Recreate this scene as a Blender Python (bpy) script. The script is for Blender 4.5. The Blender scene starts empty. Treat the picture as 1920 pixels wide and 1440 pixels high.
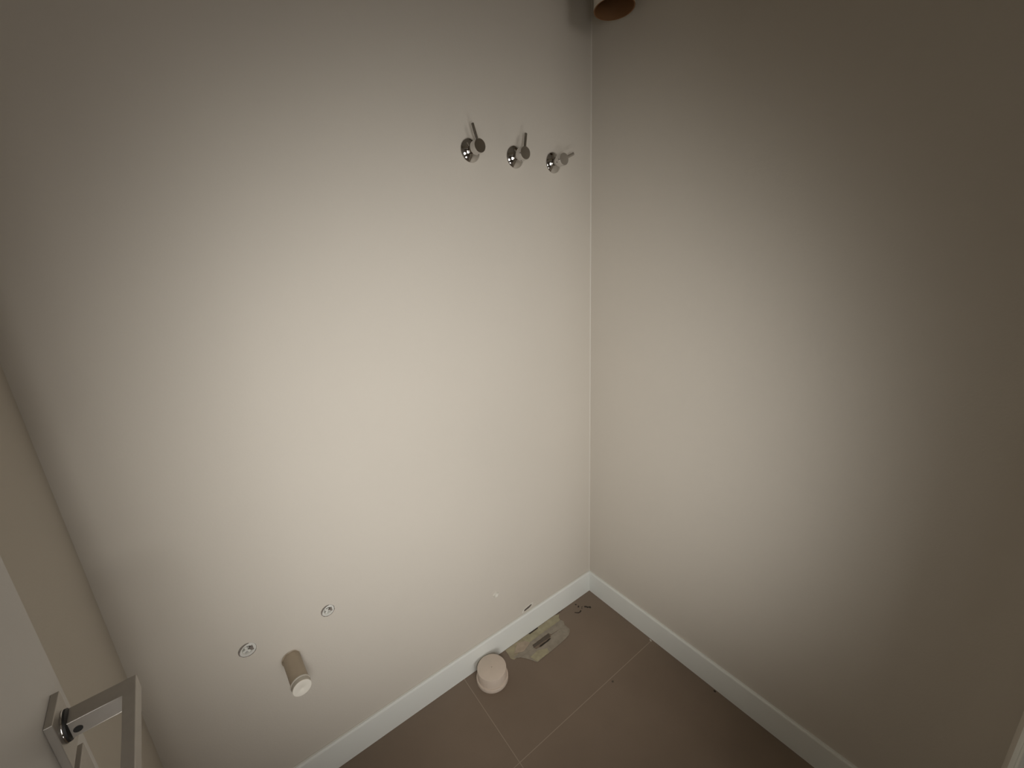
import bpy, bmesh, math, random
from mathutils import Vector, Matrix
from mathutils.geometry import delaunay_2d_cdt
random.seed(7)
S = bpy.context.scene
COL = S.collection

# ---------------------------------------------------------------- camera
R = Vector((0.80021388, -0.59774368, -0.04858233))
U = Vector((0.20013722, 0.18980528, 0.96120708))
F = Vector((0.56533427, 0.77889438, -0.27151558))
cam_d = bpy.data.cameras.new('camera')
cam_d.sensor_fit = 'HORIZONTAL'
cam_d.sensor_width = 36.0
cam_d.lens = 755.0 / 1920.0 * 36.0
cam_d.clip_start = 0.02
cam = bpy.data.objects.new('camera', cam_d)
COL.objects.link(cam)
m = Matrix((R, U, -F)).transposed().to_4x4()
m.translation = Vector((0, 0, 1.4))
cam.matrix_world = m
S.camera = cam

# ---------------------------------------------------------------- world, lights, exposure
S.view_settings.view_transform = 'Standard'
S.view_settings.look = 'None'
S.view_settings.gamma = 1.0
S.view_settings.use_curve_mapping = False
S.view_settings.exposure = 0.0
w = bpy.data.worlds.new('world')
S.world = w
w.use_nodes = True
bg = w.node_tree.nodes['Background']
bg.inputs[0].default_value = (0.75, 0.85, 1.0, 1)
bg.inputs[1].default_value = 0.0


def spot(name, loc, target, energy, size_deg, blend, radius, color):
    d = bpy.data.lights.new(name, 'SPOT')
    d.energy = energy
    d.spot_size = math.radians(size_deg)
    d.spot_blend = blend
    d.shadow_soft_size = radius
    d.color = color
    o = bpy.data.objects.new(name, d)
    COL.objects.link(o)
    o.location = loc
    o.rotation_euler = (Vector(target) - Vector(loc)).to_track_quat('-Z', 'Y').to_euler()
    return o


# soft light coming through the door opening from beside the photographer
spot('doorway_light', (-0.10, -0.30, 1.30), (0.60, 1.034, 0.95), 54.0, 89.5, 1.0, 0.18, (1.0, 0.982, 0.95))
spot('doorway_light', (0.12, -0.50, 0.48), (0.66, 1.034, 0.74), 24.5, 80, 1.0, 0.15, (1.0, 0.982, 0.95))


# ---------------------------------------------------------------- materials
def mat(name, col, rough=0.5, metal=0.0, noise=0.0, nscale=8.0, bump=0.0, bscale=200.0, spec=0.5, emit=None, tint=None):
    mt = bpy.data.materials.new(name)
    mt.use_nodes = True
    nt = mt.node_tree
    b = nt.nodes['Principled BSDF']
    b.inputs['Base Color'].default_value = (*col, 1)
    b.inputs['Roughness'].default_value = rough
    b.inputs['Metallic'].default_value = metal
    b.inputs['Specular IOR Level'].default_value = spec
    tc = nt.nodes.new('ShaderNodeTexCoord')
    if noise > 0:
        n = nt.nodes.new('ShaderNodeTexNoise')
        n.inputs['Scale'].default_value = nscale
        n.inputs['Detail'].default_value = 5
        nt.links.new(tc.outputs['Object'], n.inputs['Vector'])
        r = nt.nodes.new('ShaderNodeValToRGB')
        t = tint or (1, 1, 1)
        r.color_ramp.elements[0].position = 0.3
        r.color_ramp.elements[1].position = 0.7
        r.color_ramp.elements[0].color = (*[c * (1 - noise) for c in col], 1)
        r.color_ramp.elements[1].color = (*[min(1, c * (1 + noise) * k) for c, k in zip(col, t)], 1)
        nt.links.new(n.outputs['Fac'], r.inputs['Fac'])
        nt.links.new(r.outputs['Color'], b.inputs['Base Color'])
    if bump > 0:
        n2 = nt.nodes.new('ShaderNodeTexNoise')
        n2.inputs['Scale'].default_value = bscale
        n2.inputs['Detail'].default_value = 3
        nt.links.new(tc.outputs['Object'], n2.inputs['Vector'])
        bp = nt.nodes.new('ShaderNodeBump')
        bp.inputs['Strength'].default_value = bump
        bp.inputs['Distance'].default_value = 0.001
        nt.links.new(n2.outputs['Fac'], bp.inputs['Height'])
        nt.links.new(bp.outputs['Normal'], b.inputs['Normal'])
    if emit:
        b.inputs['Emission Color'].default_value = (*emit[0], 1)
        b.inputs['Emission Strength'].default_value = emit[1]
    return mt


M = dict(
    wall=mat('wall_paint', (0.63, 0.585, 0.515), 0.75, noise=0.012, nscale=3.0, bump=0.25, bscale=260, spec=0.25),
    ceil=mat('ceiling_paint', (0.74, 0.73, 0.70), 0.9),
    skirt=mat('skirting_gloss', (0.80, 0.815, 0.775), 0.4, noise=0.015, nscale=6, spec=0.4),
    seal=mat('sealant', (0.66, 0.62, 0.55), 0.6),
    door=mat('door_paint', (0.62, 0.60, 0.575), 0.45, noise=0.01, bump=0.15, bscale=300),
    chrome=mat('chrome', (0.66, 0.645, 0.63), 0.05, 1.0, noise=0.02, nscale=60),
    satin=mat('satin_chrome', (0.41, 0.38, 0.34), 0.42, 0.65, noise=0.03, nscale=90),
    black=mat('black_gap_screw', (0.012, 0.011, 0.010), 0.6),  # grub screws, and the shadowed gap behind the handle neck
    pvc=mat('pvc_cream', (0.66, 0.60, 0.52), 0.4, noise=0.03, nscale=25),
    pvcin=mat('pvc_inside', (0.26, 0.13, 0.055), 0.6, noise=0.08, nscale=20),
    pipe=mat('pvc_beige', (0.42, 0.345, 0.255), 0.5, noise=0.05, nscale=30),
    cap=mat('cap_white', (0.84, 0.80, 0.71), 0.45, noise=0.02, nscale=40),
    lid=mat('cap_pink_cream', (0.66, 0.56, 0.47), 0.45, noise=0.03, nscale=30),
    plug=mat('plug_white', (0.72, 0.71, 0.66), 0.35),
    plaster=mat('raw_plaster', (0.22, 0.18, 0.15), 0.9, noise=0.2, nscale=120),
    gap=mat('grey_recess_shade', (0.20, 0.175, 0.15), 0.7, noise=0.25, nscale=150),  # dark colour for the shaded gap and hole at the water points
    pvcg=mat('pvc_side_shade', (0.50, 0.46, 0.39), 0.5, noise=0.03, nscale=30),  # cap side colour, darkened for the shade on its upper side
    filler=mat('wall_filler', (0.68, 0.65, 0.58), 0.85, bump=0.4, bscale=400),
    tape_a=mat('tape_cream', (0.36, 0.31, 0.215), 0.6, noise=0.16, nscale=38, tint=(1, 1, .92)),
    tape_b=mat('tape_grey', (0.30, 0.26, 0.205), 0.6, noise=0.14, nscale=45),
    tape_c=mat('tape_yellow', (0.37, 0.33, 0.215), 0.6, noise=0.15, nscale=40),
    tape_d=mat('tape_pinkish', (0.42, 0.335, 0.25), 0.6, noise=0.12, nscale=45),
    stain=mat('grimy_stain', (0.105, 0.082, 0.062), 0.7, noise=0.1, nscale=80),
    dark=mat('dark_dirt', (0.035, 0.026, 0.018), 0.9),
    frame=mat('window_frame', (0.30, 0.30, 0.30), 0.5),
    hall=mat('hall_paint', (0.40, 0.37, 0.33), 0.9),
)


def floor_mat():
    mt = bpy.data.materials.new('floor_tile')
    mt.use_nodes = True
    nt = mt.node_tree
    N, L = nt.nodes, nt.links
    b = N['Principled BSDF']
    b.inputs['Roughness'].default_value = 0.5
    b.inputs['Specular IOR Level'].default_value = 0.35
    tc = N.new('ShaderNodeTexCoord')
    sep = N.new('ShaderNodeSeparateXYZ')
    L.new(tc.outputs['Object'], sep.inputs[0])

    def line(out, off, pitch=0.655, half=0.0011):
        a = N.new('ShaderNodeMath'); a.operation = 'SUBTRACT'; a.inputs[1].default_value = off - pitch / 2
        L.new(out, a.inputs[0])
        p = N.new('ShaderNodeMath'); p.operation = 'FLOORED_MODULO'; p.inputs[1].default_value = pitch
        L.new(a.outputs[0], p.inputs[0])
        s = N.new('ShaderNodeMath'); s.operation = 'SUBTRACT'; s.inputs[1].default_value = pitch / 2
        L.new(p.outputs[0], s.inputs[0])
        ab = N.new('ShaderNodeMath'); ab.operation = 'ABSOLUTE'
        L.new(s.outputs[0], ab.inputs[0])
        c = N.new('ShaderNodeMath'); c.operation = 'LESS_THAN'; c.inputs[1].default_value = half
        L.new(ab.outputs[0], c.inputs[0])
        return c.outputs[0]
    mx = N.new('ShaderNodeMath'); mx.operation = 'MAXIMUM'
    L.new(line(sep.outputs[0], 0.4673), mx.inputs[0])
    L.new(line(sep.outputs[1], 0.7010), mx.inputs[1])
    n = N.new('ShaderNodeTexNoise'); n.inputs['Scale'].default_value = 4.0; n.inputs['Detail'].default_value = 6
    L.new(tc.outputs['Object'], n.inputs['Vector'])
    r = N.new('ShaderNodeValToRGB')
    r.color_ramp.elements[0].position = .3; r.color_ramp.elements[1].position = .7
    r.color_ramp.elements[0].color = (0.200, 0.150, 0.110, 1)
    r.color_ramp.elements[1].color = (0.232, 0.176, 0.131, 1)
    L.new(n.outputs['Fac'], r.inputs['Fac'])
    mix = N.new('ShaderNodeMix'); mix.data_type = 'RGBA'
    L.new(mx.outputs[0], mix.inputs['Factor'])
    L.new(r.outputs['Color'], mix.inputs['A'])
    mix.inputs['B'].default_value = (0.33, 0.27, 0.21, 1)
    L.new(mix.outputs['Result'], b.inputs['Base Color'])
    n2 = N.new('ShaderNodeTexNoise'); n2.inputs['Scale'].default_value = 350
    L.new(tc.outputs['Object'], n2.inputs['Vector'])
    bp = N.new('ShaderNodeBump'); bp.inputs['Strength'].default_value = .15; bp.inputs['Distance'].default_value = .001
    L.new(n2.outputs['Fac'], bp.inputs['Height'])
    L.new(bp.outputs['Normal'], b.inputs['Normal'])
    return mt


M['floor'] = floor_mat()


# ---------------------------------------------------------------- helpers
def link(name, bm, material, parent=None, mw=None, smooth=False):
    me = bpy.data.meshes.new(name)
    bmesh.ops.recalc_face_normals(bm, faces=bm.faces)
    bm.to_mesh(me)
    bm.free()
    for k in (material if isinstance(material, (list, tuple)) else [material]):
        me.materials.append(k)
    o = bpy.data.objects.new(name, me)
    COL.objects.link(o)
    if mw is not None:
        o.matrix_world = mw
    if parent:
        o.parent = parent
    if smooth:
        for p in me.polygons:
            p.use_smooth = True
        me.set_sharp_from_angle(angle=math.radians(38))
    return o


def bbox(bm, lo, hi, bev=0.0, seg=2):
    vs = [bm.verts.new((x, y, z)) for x in (lo[0], hi[0]) for y in (lo[1], hi[1]) for z in (lo[2], hi[2])]
    fs = [bm.faces.new([vs[i] for i in q]) for q in
          ((0, 1, 3, 2), (4, 6, 7, 5), (0, 4, 5, 1), (2, 3, 7, 6), (0, 2, 6, 4), (1, 5, 7, 3))]
    bmesh.ops.recalc_face_normals(bm, faces=fs)
    if bev:
        es = list({e for f in fs for e in f.edges})
        bmesh.ops.bevel(bm, geom=es, offset=bev, segments=seg, affect='EDGES', profile=.5)
    return bm


def box(lo, hi, bev=0.0, seg=2):
    return bbox(bmesh.new(), lo, hi, bev, seg)


def lathe(prof, seg=48, closed=False, bm=None):
    """profile of (radius, height), turned round local Z"""
    bm = bm or bmesh.new()
    rings = []
    for r, h in prof:
        if r < 1e-6:
            rings.append([bm.verts.new((0, 0, h))])
        else:
            rings.append([bm.verts.new((r * math.cos(2 * math.pi * k / seg), r * math.sin(2 * math.pi * k / seg), h)) for k in range(seg)])
    pairs = list(zip(rings, rings[1:]))
    if closed:
        pairs.append((rings[-1], rings[0]))
    for a, b in pairs:
        for k in range(seg):
            j = (k + 1) % seg
            if len(a) == 1 and len(b) > 1:
                bm.faces.new((a[0], b[k], b[j]))
            elif len(b) == 1 and len(a) > 1:
                bm.faces.new((a[k], b[0], a[j]))
            elif len(a) > 1:
                bm.faces.new((a[k], b[k], b[j], a[j]))
    return bm


def thing(name, label, cat, loc, group=None):
    o = bpy.data.objects.new(name, None)
    COL.objects.link(o)
    o.empty_display_size = .02
    o.matrix_world = Matrix.Translation(loc)
    tag(o, label, cat, group)
    return o


def tag(o, label, cat, group=None, kind=None):
    o['label'] = label
    o['category'] = cat
    if group:
        o['group'] = group
    if kind:
        o['kind'] = kind
    return o


def struct(name, bm, material, label=None, cat=None, parent=None):
    o = link(name, bm, material, parent)
    if not parent:
        o['kind'] = 'structure'
        if label:
            o['label'] = label
            o['category'] = cat
    return o


# ---------------------------------------------------------------- room
SK = 0.0095                      # skirting thickness
BX0, BY1, BX1 = -0.2953, 1.0259 + SK, 1.1157 + SK     # wall faces: left, back, right
FY0, FY1 = -0.22, -0.107         # front wall
ZC = 2.55
T = 0.09

struct('floor', box((-1.3, -2.7, -.06), (2.2, BY1 + T, 0)), M['floor'],
       'brown stone-look floor tiles with thin pale grout lines', 'floor')
struct('ceiling', box((-1.3, -2.7, ZC), (2.2, BY1 + T, ZC + .06)), M['ceil'], 'white ceiling above the closet', 'ceiling')


def wall_with_holes(holes):
    """back wall with round / irregular holes: each hole = list of (x,z) outline points, depth"""
    x0, x1, z0, z1 = BX0 - T, BX1 + T, 0.0, ZC
    pts = [(x0, z0), (x1, z0), (x1, z1), (x0, z1)]
    edges = [(0, 1), (1, 2), (2, 3), (3, 0)]
    for out, dep in holes:
        b = len(pts)
        pts += out
        edges += [(b + i, b + (i + 1) % len(out)) for i in range(len(out))]
    v2, e2, f2, *_ = delaunay_2d_cdt([Vector(p) for p in pts], edges, [], 1, 1e-6)

    def inside(p, poly):
        c = False
        for i in range(len(poly)):
            a, b = poly[i], poly[i - 1]
            if (a[1] > p[1]) != (b[1] > p[1]) and p[0] < (b[0] - a[0]) * (p[1] - a[1]) / (b[1] - a[1]) + a[0]:
                c = not c
        return c
    bm = bmesh.new()
    vs = [bm.verts.new((v[0], BY1, v[1])) for v in v2]
    for f in f2:
        c = sum((v2[i] for i in f), Vector((0, 0))) / len(f)
        if any(inside(c, h) for h, _ in holes):
            continue
        bm.faces.new([vs[i] for i in f])
    for out, dep in holes:
        a = [min(vs, key=lambda v: (v.co.x - p[0]) ** 2 + (v.co.z - p[1]) ** 2) for p in out]
        b = [bm.verts.new((v.co.x, BY1 + dep, v.co.z)) for v in a]
        for i in range(len(a)):
            j = (i + 1) % len(a)
            bm.faces.new((a[i], a[j], b[j], b[i])).material_index = 1
        bm.faces.new(b).material_index = 1
    bk = [bm.verts.new((x, BY1 + T, z)) for x, z in ((x0, z0), (x1, z0), (x1, z1), (x0, z1))]
    bm.faces.new(bk)
    return bm


WX = 1.0 + SK / 1.0259           # ray stretch from skirting plane to wall plane
WP = [(-0.0915, 1.4 + (0.5425 - 1.4) * WX), (0.0950, 1.4 + (0.5425 - 1.4) * WX)]


def circ(cx, cz, r, n=28, jit=0.0):
    return [(cx + (r + random.uniform(-jit, jit)) * math.cos(2 * math.pi * k / n),
             cz + (r + random.uniform(-jit, jit)) * math.sin(2 * math.pi * k / n)) for k in range(n)]


SLIT = [(0.756, 0.1070), (0.768, 0.1080), (0.782, 0.1100), (0.793, 0.1155), (0.791, 0.1225), (0.777, 0.1225), (0.763, 0.1195), (0.755, 0.1140)]
holes = [(circ(WP[0][0], WP[0][1], .0190, jit=.0006), .03), (circ(WP[1][0], WP[1][1], .0172, jit=.0005), .03), (SLIT, .01)]
bw = struct('wall_back', wall_with_holes(holes), [M['wall'], M['plaster']],
            'beige painted wall with the taps and pipe stubs', 'wall')
struct('wall_right', box((BX1, FY0, 0), (BX1 + T, BY1, ZC)), M['wall'], 'bare beige wall to the right of the corner', 'wall')
struct('wall_left', box((BX0 - T, FY0, 0), (BX0, BY1, ZC)), M['wall'], 'narrow strip of wall behind the open door', 'wall')
# front wall with the door opening
OX0, OX1, OZ = -0.175, 0.885, 2.06
fw = bmesh.new()
bbox(fw, (BX0, FY0, 0), (OX0, FY1, ZC))
bbox(fw, (OX1, FY0, 0), (BX1, FY1, ZC))
bbox(fw, (OX0, FY0, OZ), (OX1, FY1, ZC))
struct('wall_front', fw, M['wall'], 'wall round the door opening', 'wall')
# lining and architrave of the opening
tr = bmesh.new()
bbox(tr, (OX1 - .02, FY0 - .012, 0), (OX1, FY1 + .012, OZ), .002)
bbox(tr, (OX1, FY1, 0), (OX1 + .040, FY1 + .014, OZ + .05), .004)
struct('trim_1', tr, M['skirt'], 'white door jamb at the lower right edge', 'door jamb')
tr = bmesh.new()
bbox(tr, (OX0, FY0 - .012, OZ - .02), (OX1 - .02, FY1 + .012, OZ), .002)
struct('trim_2', tr, M['skirt'])
# sealant bead in the vertical corner
bm = bmesh.new()
for k, (a, b) in enumerate([(0, 0)]):
    pts = [(BX1, BY1), (BX1 - .0022, BY1), (BX1 - .0012, BY1 - .0012), (BX1, BY1 - .0022)]
    lo = [bm.verts.new((x, y, .098)) for x, y in pts]
    hi = [bm.verts.new((x, y, ZC)) for x, y in pts]
    for i in range(4):
        j = (i + 1) % 4
        bm.faces.new((lo[i], lo[j], hi[j], hi[i]))
    bm.faces.new(lo); bm.faces.new(hi)
struct('trim_3', bm, M['seal'], 'thin pale sealant line down the room corner', 'sealant')


def skirting(name, p0, p1, inward, label):
    """board with an eased top edge"""
    d = (Vector(p1) - Vector(p0)); n = Vector(inward)
    prof = [(0, 0), (SK, 0), (SK, .0925), (SK - .0012, .0962), (SK - .004, .098), (0, .098)]
    bm = bmesh.new()
    a = [bm.verts.new(Vector((*p0, 0)) + Vector((*(n * t), z))) for t, z in prof]
    b = [bm.verts.new(Vector((*p1, 0)) + Vector((*(n * t), z))) for t, z in prof]
    for i in range(len(prof)):
        j = (i + 1) % len(prof)
        bm.faces.new((a[i], a[j], b[j], b[i]))
    bm.faces.new(a); bm.faces.new(b)
    o = link(name, bm, M['skirt'])
    o['kind'] = 'structure'
    o['label'] = label
    o['category'] = 'skirting board'
    return o


skirting('baseboard_back', (BX0, BY1), (BX1 - SK + .0004, BY1), (0, -1), 'white skirting board under the taps wall')
skirting('baseboard_right', (BX1, BY1 - .0002), (BX1, FY1), (-1, 0), 'white skirting board along the bare right wall')
skirting('baseboard_left', (BX0, BY1 - SK), (BX0, FY1), (1, 0), 'white skirting board behind the open door')
# thin painted-over caulk ledge along the top of the back skirting
bm = box((BX0, BY1 - .0022, .098), (BX1 - .002, BY1, .1004), .0007, 1)
struct('trim_4', bm, M['seal'])

# the hall outside the opening, with a small window that shows in the chrome
hw = bmesh.new()
bbox(hw, (-1.3, -2.7, 0), (-1.2, FY0, ZC))
bbox(hw, (2.1, -2.7, 0), (2.2, FY0, ZC))
bbox(hw, (-1.2, FY0, 0), (BX0 - T, FY0 + .05, ZC))
bbox(hw, (BX1 + T, FY0, 0), (2.1, FY0 + .05, ZC))
wx0, wx1, wz0, wz1 = -0.15, 0.75, 0.85, 1.95
bbox(hw, (-1.2, -2.7, 0), (wx0, -2.6, ZC))
bbox(hw, (wx1, -2.7, 0), (2.1, -2.6, ZC))
bbox(hw, (wx0, -2.7, 0), (wx1, -2.6, wz0))
bbox(hw, (wx0, -2.7, wz1), (wx1, -2.6, ZC))
struct('wall_hall', hw, M['hall'])
bm = bmesh.new()
for lo, hi in (((wx0, wz0), (wx0 + .05, wz1)), ((wx1 - .05, wz0), (wx1, wz1)), ((wx0, wz0), (wx1, wz0 + .05)),
               ((wx0, wz1 - .05), (wx1, wz1)), (((wx0 + wx1) / 2 - .03, wz0), ((wx0 + wx1) / 2 + .03, wz1)),
               ((wx0, (wz0 + wz1) / 2 - .06), (wx1, (wz0 + wz1) / 2 + .06))):
    bbox(bm, (lo[0], -2.68, lo[1]), (hi[0], -2.63, hi[1]), .003, 1)
wf = link('window_1', bm, M['frame'])
wf['kind'] = 'structure'
pane = link('pane', box((wx0 + .02, -2.662, wz0 + .02), (wx1 - .02, -2.658, wz1 - .02)),
            mat('lit_pane', (0.8, 0.85, 0.9), .3, emit=((1.0, 0.94, 0.88), 5.8)), wf)


# ---------------------------------------------------------------- wall taps
TY = BY1
TZ = 1.4 + (1.7137 - 1.4) * WX


def lever_bm(length, r=.0050):
    bm = bmesh.new()
    lathe([(0, 0), (r, 0), (r, length - .0012), (r - .0012, length), (0, length)], 20, bm=bm)
    return bm


def make_tap(x, ang, label):
    """local +Z points out of the wall, local +Y is up; ang turns the handle"""
    root = thing('wall_tap', label, 'tap', (x, TY, TZ), 'chrome taps on the wall')
    base = Matrix.Translation((x, TY, TZ)) @ Matrix.Rotation(math.radians(90), 4, 'X')
    fl = link('flange', lathe([(0, 0), (.0300, 0), (.0303, .0006), (.0303, .0022)] + [(.0450 * math.sin(math.radians(t)), .0030 + .0450 * (math.cos(math.radians(t)) - math.cos(math.radians(42)))) for t in (42, 39, 36, 32, 28, 24, 20, 16, 12)] + [(0, .0142)], 72),
              M['chrome'], None, base, True)
    sl = link('sleeve', lathe([(0, .010), (.0125, .010), (.0125, .0285), (0, .0285)], 56), M['chrome'], None, base, True)
    turn = base @ Matrix.Rotation(-ang, 4, 'Z')
    kb = link('handle', lathe([(0, .0280), (.0166, .0280), (.0172, .0286), (.0172, .0500), (.0166, .0508), (0, .0510)], 56), M['chrome'], None, turn, True)
    lm = turn @ Matrix.Translation((0, .0145, .0425)) @ Matrix.Rotation(math.radians(-90 - 5), 4, 'X')
    lv = link('lever', lever_bm(.040), M['chrome'], None, lm, True)
    sm = turn @ Matrix.Translation((0, -.01715, .0345)) @ Matrix.Rotation(math.radians(90), 4, 'X')
    sc = link('grub_screw', lathe([(0, 0), (.0016, 0), (.0016, .0003), (0, .0003)], 14), M['black'], None, sm)
    for o in (fl, sl, kb, lv):
        mw = o.matrix_world.copy(); o.parent = root; o.matrix_parent_inverse = Matrix.Translation((x, TY, TZ)).inverted(); o.matrix_world = mw
    sc.parent = kb
    sc.matrix_parent_inverse = turn.inverted()
    return root


make_tap(0.6450 * WX, math.radians(-14), 'chrome wall tap with lever tipped slightly left, farthest from the corner')
make_tap(0.7952 * WX, math.radians(13), 'chrome wall tap with upright lever between two others')
make_tap(0.9445 * WX, math.radians(66), 'chrome wall tap with lever turned right, nearest the corner')


# ---------------------------------------------------------------- capped water points
def water_point(x, z, r, a, label):
    root = thing('water_outlet', label, 'water outlet', (x, BY1, z), 'capped water points in the wall')
    base = Matrix.Translation((x, BY1, z)) @ Matrix.Rotation(math.radians(90), 4, 'X') @ Matrix.Rotation(a, 4, 'Z')
    bush = link('socket', lathe([(r * .56, -.022), (r * .985, -.022), (r * .985, -.0012), (r * .95, -.0002), (r * .62, .0006), (r * .56, -.0010)], 40, closed=True),
                M['plug'], None, base, True)
    bm = bmesh.new()
    lathe([(0, -.020), (r * .56, -.020), (r * .56, -.013), (r * .50, -.0115), (0, -.0115)], 36, bm=bm)
    plug = link('plug', bm, M['chrome'], None, base, True)
    bm = bmesh.new()
    bbox(bm, (-r * .56, -r * .14, -.0118), (r * .30, r * .16, -.0015), .0006, 1)
    bbox(bm, (-r * .18, -r * .56, -.0118), (r * .12, r * .40, -.0030), .0006, 1)
    cr = link('cross_grip', bm, M['plug'], None, base)
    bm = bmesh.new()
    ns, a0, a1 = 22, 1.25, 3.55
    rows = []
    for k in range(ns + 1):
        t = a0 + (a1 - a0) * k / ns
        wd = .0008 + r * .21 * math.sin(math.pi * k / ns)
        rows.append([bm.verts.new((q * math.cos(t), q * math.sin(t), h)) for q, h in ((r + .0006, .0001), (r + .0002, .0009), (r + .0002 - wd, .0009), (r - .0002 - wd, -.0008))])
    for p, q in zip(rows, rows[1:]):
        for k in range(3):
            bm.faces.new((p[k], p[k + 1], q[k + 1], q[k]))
    sr = link('gap_shade', bm, M['gap'], None, Matrix.Translation((x, BY1, z)) @ Matrix.Rotation(math.radians(90), 4, 'X'), True)  # dark crescent standing in for the shadowed gap at upper left
    bm = bmesh.new()
    tri = [(r * .05, r * .10), (r * .62, r * .50), (r * .70, -r * .30), (r * .40, -r * .25), (r * .30, -r * .02)]
    lo = [bm.verts.new((p[0], p[1], -.004)) for p in tri]
    hi = [bm.verts.new((p[0] * .97, p[1] * .97, .0012)) for p in tri]
    for k in range(5):
        bm.faces.new((lo[k], lo[(k + 1) % 5], hi[(k + 1) % 5], hi[k]))
    bm.faces.new(hi)
    tg = link('hole_shade', bm, M['gap'], None, Matrix.Translation((x, BY1, z)) @ Matrix.Rotation(math.radians(90), 4, 'X'))  # shade of the triangular hole, modelled as a raised dark piece
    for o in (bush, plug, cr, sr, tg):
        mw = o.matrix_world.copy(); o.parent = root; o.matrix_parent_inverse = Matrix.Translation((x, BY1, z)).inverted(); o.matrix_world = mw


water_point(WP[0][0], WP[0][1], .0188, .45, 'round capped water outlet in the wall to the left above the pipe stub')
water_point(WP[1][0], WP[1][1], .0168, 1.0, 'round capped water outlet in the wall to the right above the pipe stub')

# ---------------------------------------------------------------- capped waste pipe out of the wall
PX, PZ = -0.0100, 1.4 + (0.4555 - 1.4) * WX
root = thing('waste_pipe', 'short beige waste pipe with white cap sticking out of the wall', 'waste pipe', (PX, BY1, PZ))
base = Matrix.Translation((PX, BY1, PZ)) @ Matrix.Rotation(math.radians(4.0), 4, 'Z') @ Matrix.Rotation(math.radians(90.8), 4, 'X')
inv = Matrix.Translation((PX, BY1, PZ)).inverted()
bm = lathe([(.0185, 0), (.0207, 0), (.0207, .088), (.0185, .088)], 48, closed=True)
o = link('pipe', bm, M['pipe'], root, None, True); o.matrix_parent_inverse = inv; o.matrix_world = base
bm = lathe([(0, .088), (.0222, .088), (.0230, .0888), (.0230, .0912), (.0222, .0920), (.0212, .0924), (.0212, .1042), (0, .1042)], 56)
o = link('cap_collar', bm, M['pvcg'], root, None, True); o.matrix_parent_inverse = inv; o.matrix_world = base  # side of the cap, with its shade put into the colour
bm = lathe([(0, .1040), (.0212, .1040), (.0214, .1048), (.0206, .1058), (.0040, .1060), (.0030, .1054), (0, .1054)], 56)
o = link('cap', bm, M['cap'], root, None, True); o.matrix_parent_inverse = inv; o.matrix_world = base
bm = lathe([(.0208, 0), (.0232, 0), (.0226, .0012), (.0208, .0016)], 48, closed=True)
for v in bm.verts:
    if v.co.z > .0002:
        k = 1 + .05 * math.sin(7 * math.atan2(v.co.y, v.co.x))
        v.co.x *= k; v.co.y *= k
o = link('sealant_ring', bm, M['pipe'], root, None, True); o.matrix_parent_inverse = inv; o.matrix_world = base

# ---------------------------------------------------------------- floor waste cap
CX, CY = .549, .9655
root = thing('floor_drain_cap', 'round cream plastic cap over a floor waste against the skirting', 'pipe cap', (CX, CY, 0))
inv = Matrix.Translation((CX, CY, 0)).inverted()
bs = Matrix.Translation((CX, CY, 0))
bm = lathe([(0, 0), (.0562, 0), (.0568, .0015), (.0568, .0125), (.0558, .0145), (.0520, .0150), (.0, .0150)], 72)
o = link('rim', bm, M['lid'], root, None, True); o.matrix_parent_inverse = inv; o.matrix_world = bs
bm = lathe([(0, .0149), (.0522, .0149), (.0518, .048), (.0510, .0500), (.0495, .0508), (.0022, .0508), (.0018, .0502), (0, .0502)], 72)
o = link('lid', bm, M['lid'], root, None, True); o.matrix_parent_inverse = inv; o.matrix_world = bs
bm = lathe([(0, .0503), (.0016, .0503), (.0016, .0510), (0, .0512)], 12)
o2 = link('moulding_mark', bm, M['pipe'], root, None, True); o2.matrix_parent_inverse = inv; o2.matrix_world = bs

# ---------------------------------------------------------------- open pipe hanging from the ceiling
VX, VY, VZ, VR = 1.043, .878, 2.068, .055
root = thing('vent_pipe', 'open ended cream pipe hanging down from the ceiling near the corner', 'vent pipe', (VX, VY, ZC))
inv = Matrix.Translation((VX, VY, ZC)).inverted()
bs = Matrix.Translation((VX, VY, 0))
o = link('pipe_wall', lathe([(VR, VZ + .0006), (VR, ZC)], 72), M['pvc'], root, None, True)
o.matrix_parent_inverse = inv; o.matrix_world = bs
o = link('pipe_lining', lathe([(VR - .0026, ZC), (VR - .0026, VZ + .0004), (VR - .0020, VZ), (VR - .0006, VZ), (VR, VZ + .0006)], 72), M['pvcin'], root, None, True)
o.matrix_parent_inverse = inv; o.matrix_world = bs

# ---------------------------------------------------------------- tape stuck to the floor by the skirting
root = thing('masking_tape_patch', 'ragged patch of cream masking tape strips on the floor against the skirting', 'tape', (.78, .97, 0))
inv = Matrix.Translation((.78, .97, 0)).inverted()


def strip(name, outline, z, m_, par, th=.0006):
    """torn tape: outline with small random ragged steps and a wrinkled top"""
    pts = []
    n = len(outline)
    for i in range(n):
        a, b = Vector(outline[i]), Vector(outline[(i + 1) % n])
        k = max(1, int((b - a).length / .006))
        for j in range(k):
            p = a.lerp(b, j / k)
            pts.append(p + Vector((random.uniform(-.0009, .0009), random.uniform(-.0006, .0006))) if j else p)
    bm = bmesh.new()
    lo = [bm.verts.new((p.x, min(p.y, BY1 - SK - .0002), z)) for p in pts]
    hi = [bm.verts.new((p.x, min(p.y, BY1 - SK - .0002), z + th * random.uniform(.7, 1.3))) for p in pts]
    for i in range(len(pts)):
        j = (i + 1) % len(pts)
        bm.faces.new((lo[i], lo[j], hi[j], hi[i]))
    bm.faces.new(lo); bm.faces.new(hi)
    bmesh.ops.triangulate(bm, faces=[f for f in bm.faces if len(f.verts) > 4])
    o = link(name, bm, m_, par)
    o.matrix_parent_inverse = inv
    return o


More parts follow.
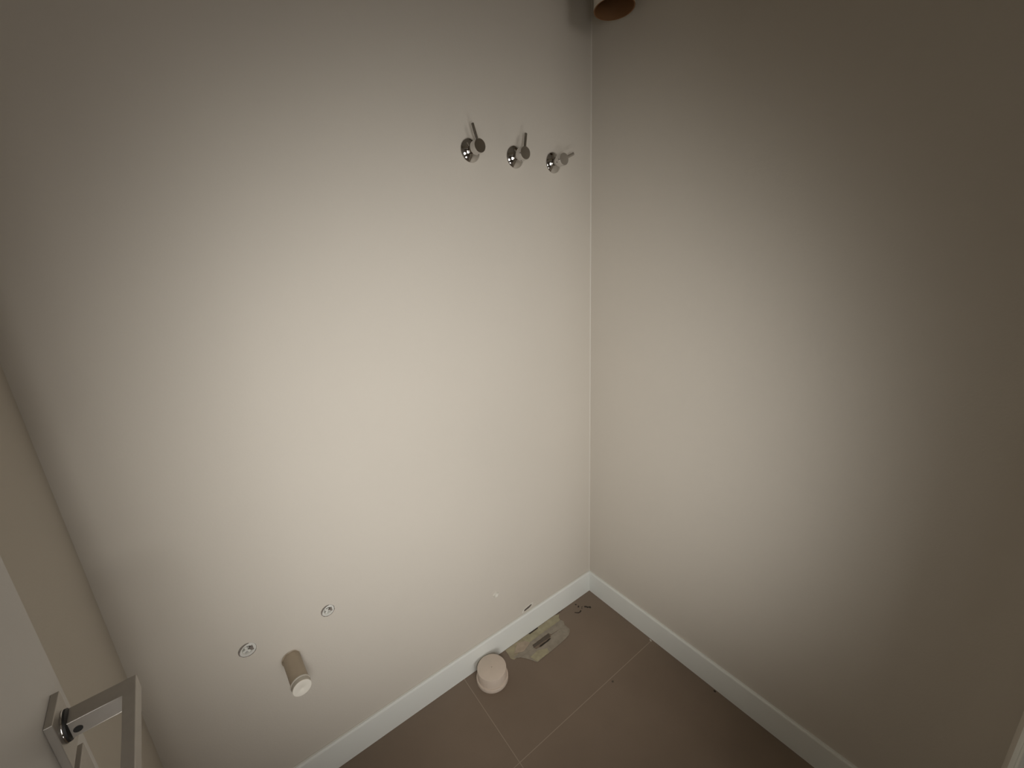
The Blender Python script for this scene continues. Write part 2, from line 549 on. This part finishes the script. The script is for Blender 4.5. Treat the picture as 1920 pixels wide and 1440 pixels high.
strip('tape_strip', [(.648, 1.024), (.644, .984), (.652, .972), (.700, .974), (.735, .985), (.738, 1.024)], .0002, M['tape_a'], root)
strip('tape_strip', [(.730, 1.024), (.728, .988), (.800, .984), (.905, .992), (.908, 1.004), (.922, 1.016), (.900, 1.0235), (.812, 1.024), (.808, 1.0185), (.765, 1.0185), (.761, 1.024)], .0004, M['tape_c'], root)
strip('tape_strip', [(.652, .978), (.674, .964), (.738, .963), (.742, .975), (.825, .976), (.832, .964), (.899, .959), (.911, .979), (.906, .991), (.735, .991), (.69, .984)], .0011, M['tape_b'], root)
strip('tape_strip', [(.690, .945), (.712, .909), (.770, .910), (.845, .913), (.884, .919), (.904, .936), (.903, .960), (.826, .962), (.815, .951), (.765, .948), (.742, .953), (.738, .964), (.673, .966)], .0008, M['tape_b'], root)
strip('tape_strip', [(.712, .911), (.771, .911), (.778, .928), (.742, .945), (.704, .941)], .0017, M['tape_c'], root, .0004)
strip('tape_strip', [(.664, .990), (.700, .975), (.742, .988), (.730, 1.008), (.702, 1.019)], .0020, M['tape_d'], root, .0003)
strip('stain', [(.738, .975), (.742, .963), (.822, .960), (.826, .976), (.80, .981)], .0002, M['stain'], root, .0003)
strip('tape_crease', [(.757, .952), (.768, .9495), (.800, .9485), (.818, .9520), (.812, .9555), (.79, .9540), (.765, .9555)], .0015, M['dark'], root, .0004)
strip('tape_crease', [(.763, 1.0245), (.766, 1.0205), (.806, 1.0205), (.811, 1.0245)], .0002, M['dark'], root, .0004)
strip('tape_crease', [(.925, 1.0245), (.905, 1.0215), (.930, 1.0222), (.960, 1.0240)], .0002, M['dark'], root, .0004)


# ---------------------------------------------------------------- marks and crumbs
def blob(bm, x, y, rx, ry, h, a=0.0, n=10, z=0.0):
    c = bm.verts.new((x, y, z + h))
    ring = []
    for k in range(n):
        t = 2 * math.pi * k / n
        q = 1 + random.uniform(-.22, .22)
        u, v = rx * q * math.cos(t), ry * q * math.sin(t)
        ring.append(bm.verts.new((x + u * math.cos(a) - v * math.sin(a), y + u * math.sin(a) + v * math.cos(a), z + .0001)))
    for k in range(n):
        bm.faces.new((c, ring[k], ring[(k + 1) % n]))
    bm.faces.new(ring)


bm = bmesh.new()
for x, y, rx, ry, a in ((1.012, 1.008, .0022, .0035, .4), (1.013, .9935, .0042, .0026, .7), (1.036, .974, .0052, .0034, -.5), (1.041, .966, .0046, .0032, -.6),
                        (1.048, .960, .0036, .0042, -.5), (.983, .977, .0052, .0020, -.8), (.989, .9715, .0050, .0020, -.6), (.996, .9695, .0040, .0017, -.1),
                        (1.003, .971, .0042, .0022, .5), (1.024, .983, .0025, .0012, .3), (1.018, .978, .0030, .0010, .8)):
    blob(bm, x, y, rx * 1.35, ry * 1.35, .0006, a)
tag(link('dirt_smear', bm, M['dark']), 'dark crumbly smear of dirt on the tile near the corner', 'dirt', kind='stuff')
bm = bmesh.new(); blob(bm, .870, .689, .0042, .0036, .0016)
tag(link('dirt_crumb', bm, M['stain']), 'small dark crumb alone in the middle of the tiles', 'crumb', 'crumbs of dirt on the floor')
bm = bmesh.new(); blob(bm, 1.109, .453, .0034, .0040, .0018)
tag(link('dirt_crumb', bm, M['dark']), 'small dark crumb against the right skirting board', 'crumb', 'crumbs of dirt on the floor')
bm = bmesh.new(); blob(bm, 1.1095, .7035, .0058, .0022, .0010, 1.3)
tag(link('grout_chip', bm, M['seal']), 'pale chip of grout at the joint by the right skirting', 'chip')

# patched dimple and torn slot in the back wall
HX, HZ = .6245 * WX, 1.4 + (.2735 - 1.4) * WX
bm = lathe([(0, .0006), (.0052, .0012), (.0078, .0042), (.0095, .0042), (.0112, 0), (0, 0)], 28)
for v in bm.verts:
    v.co.x *= 1.0 + .12 * math.sin(3 * math.atan2(v.co.y, v.co.x))
o = link('filler_patch', bm, M['filler'], None, Matrix.Translation((HX, BY1 + .0002, HZ)) @ Matrix.Rotation(math.radians(90), 4, 'X'), True)
tag(o, 'small round filled dimple in the wall above the skirting', 'patch')
bm = bmesh.new()
rim = [(.745, .103), (.757, .1015), (.775, .106), (.797, .114), (.803, .121), (.798, .126), (.786, .1245), (.770, .122), (.752, .118), (.744, .110)]
n = len(rim)
outer = [bm.verts.new((x, BY1 - .0002, z)) for x, z in rim]
mid = []
for x, z in rim:
    c = Vector((.774, .1145)); q = c.lerp(Vector((x, z)), .82)
    mid.append(bm.verts.new((q.x, BY1 - .0020, q.y)))
inn = []
for x, z in rim:
    c = Vector((.774, .1145)); q = c.lerp(Vector((x, z)), .74)
    q.y = c.y + (q.x - c.x) * .18 + (q.y - (c.y + (q.x - c.x) * .18)) * 1.0
    inn.append(bm.verts.new((q.x, BY1 - .0002, q.y)))
for i in range(n):
    j = (i + 1) % n
    bm.faces.new((outer[i], outer[j], mid[j], mid[i]))
    bm.faces.new((mid[i], mid[j], inn[j], inn[i]))
tag(link('torn_paint_slot', bm, M['filler']), 'torn slot in the wall paint just above the skirting', 'wall damage')

# ---------------------------------------------------------------- door and its furniture
PB = Vector((-0.20919905, 0.5079724, 0.99673015))
du = Vector((-0.09036807, 0.99590844, 0)); du.normalize()
dn = Vector((du.y, -du.x, 0))
DM = Matrix((du, dn, Vector((0, 0, 1)))).transposed().to_4x4()   # columns u, n, z
DM.translation = PB
# note: (u, n, z) is left-handed, so normals are recalculated on world coordinates


def dlink(name, bm, m_, parent=None, smooth=False):
    bm.transform(DM)
    return link(name, bm, m_, parent, None, smooth)


UH = -(PB.y - FY1 + .002) / du.y      # hinge end
z0 = -PB.z
bm = box((UH, -.036, z0 + .008), (.081, 0, 2.04 - PB.z), .0012, 2)
door = dlink('door_1', bm, M['door'])
door['kind'] = 'structure'
door['label'] = 'white door standing open at the left edge'
door['category'] = 'door'
for hz in (.25, 1.0, 1.8):
    bm = bmesh.new()
    lathe([(0, -.05), (.006, -.05), (.006, .05), (0, .05)], 16, bm=bm)
    bmesh.ops.translate(bm, verts=bm.verts, vec=(UH + .004, .0055, hz - PB.z))
    dlink('hinge', bm, M['satin'], door)

hd = bpy.data.objects.new('door_handle', None)
COL.objects.link(hd)
hd.empty_display_size = .02
hd.matrix_world = Matrix.Translation(PB + du * .0235 + Vector((0, 0, -.0235)))
tag(hd, 'square section chrome lever handle on the open door', 'door handle')
hinv = hd.matrix_world.inverted()


def ph(o):
    o.parent = hd
    o.matrix_parent_inverse = hinv
    return o


def ncyl(prof, uc, zc, seg=40):
    """turned round the door normal"""
    bm = lathe(prof, seg)
    bm.transform(Matrix.Translation((uc, 0, zc)) @ Matrix.Rotation(math.radians(-90), 4, 'X'))
    return bm


ph(dlink('rose', box((0, 0, -.062), (.047, .0066, 0), .0007, 2), M['satin']))
ph(dlink('collar', ncyl([(0, .0066), (.0162, .0066), (.0165, .0069), (.0165, .0078), (.0162, .0082), (0, .0082)], .0235, -.0265), M['chrome'], None, True))
ph(dlink('neck_gap_shade', ncyl([(0, .0081), (.0160, .0081), (.0158, .0100), (.0135, .0112), (0, .0112)], .0235, -.0265), M['black'], None, True))  # black piece added in place of the shadow between collar and neck
# neck and grip in one bent square bar
bm = bmesh.new()
plan = [(.013, .0088), (.035, .0088), (.035, .0640), (-.098, .0640), (-.098, .0535), (.013, .0535)]
lo = [bm.verts.new((u_, n_, -.0365)) for u_, n_ in plan]
hi = [bm.verts.new((u_, n_, -.0165)) for u_, n_ in plan]
for i in range(6):
    j = (i + 1) % 6
    bm.faces.new((lo[i], lo[j], hi[j], hi[i]))
bm.faces.new(lo); bm.faces.new(hi)
bmesh.ops.bevel(bm, geom=list(bm.edges), offset=.0009, segments=2, affect='EDGES', profile=.5)
lev = ph(dlink('lever', bm, M['satin']))
bm = lathe([(0, 0), (.0036, 0), (.0036, .0003), (.0024, .0003), (.0024, .0001), (0, .0001)], 20)
bm.transform(Matrix.Translation((.0128, .0165, -.0285)) @ Matrix.Rotation(math.radians(-90), 4, 'Y'))
g = dlink('grub_screw', bm, M['black'], lev)
# lower lock plate
tn = dlink('lock_plate', box((0, 0, -.0755 - .047), (.047, .0066, -.0755), .0007, 2), M['satin'])
tag(tn, 'square chrome lock plate on the door just below the handle', 'door lock')
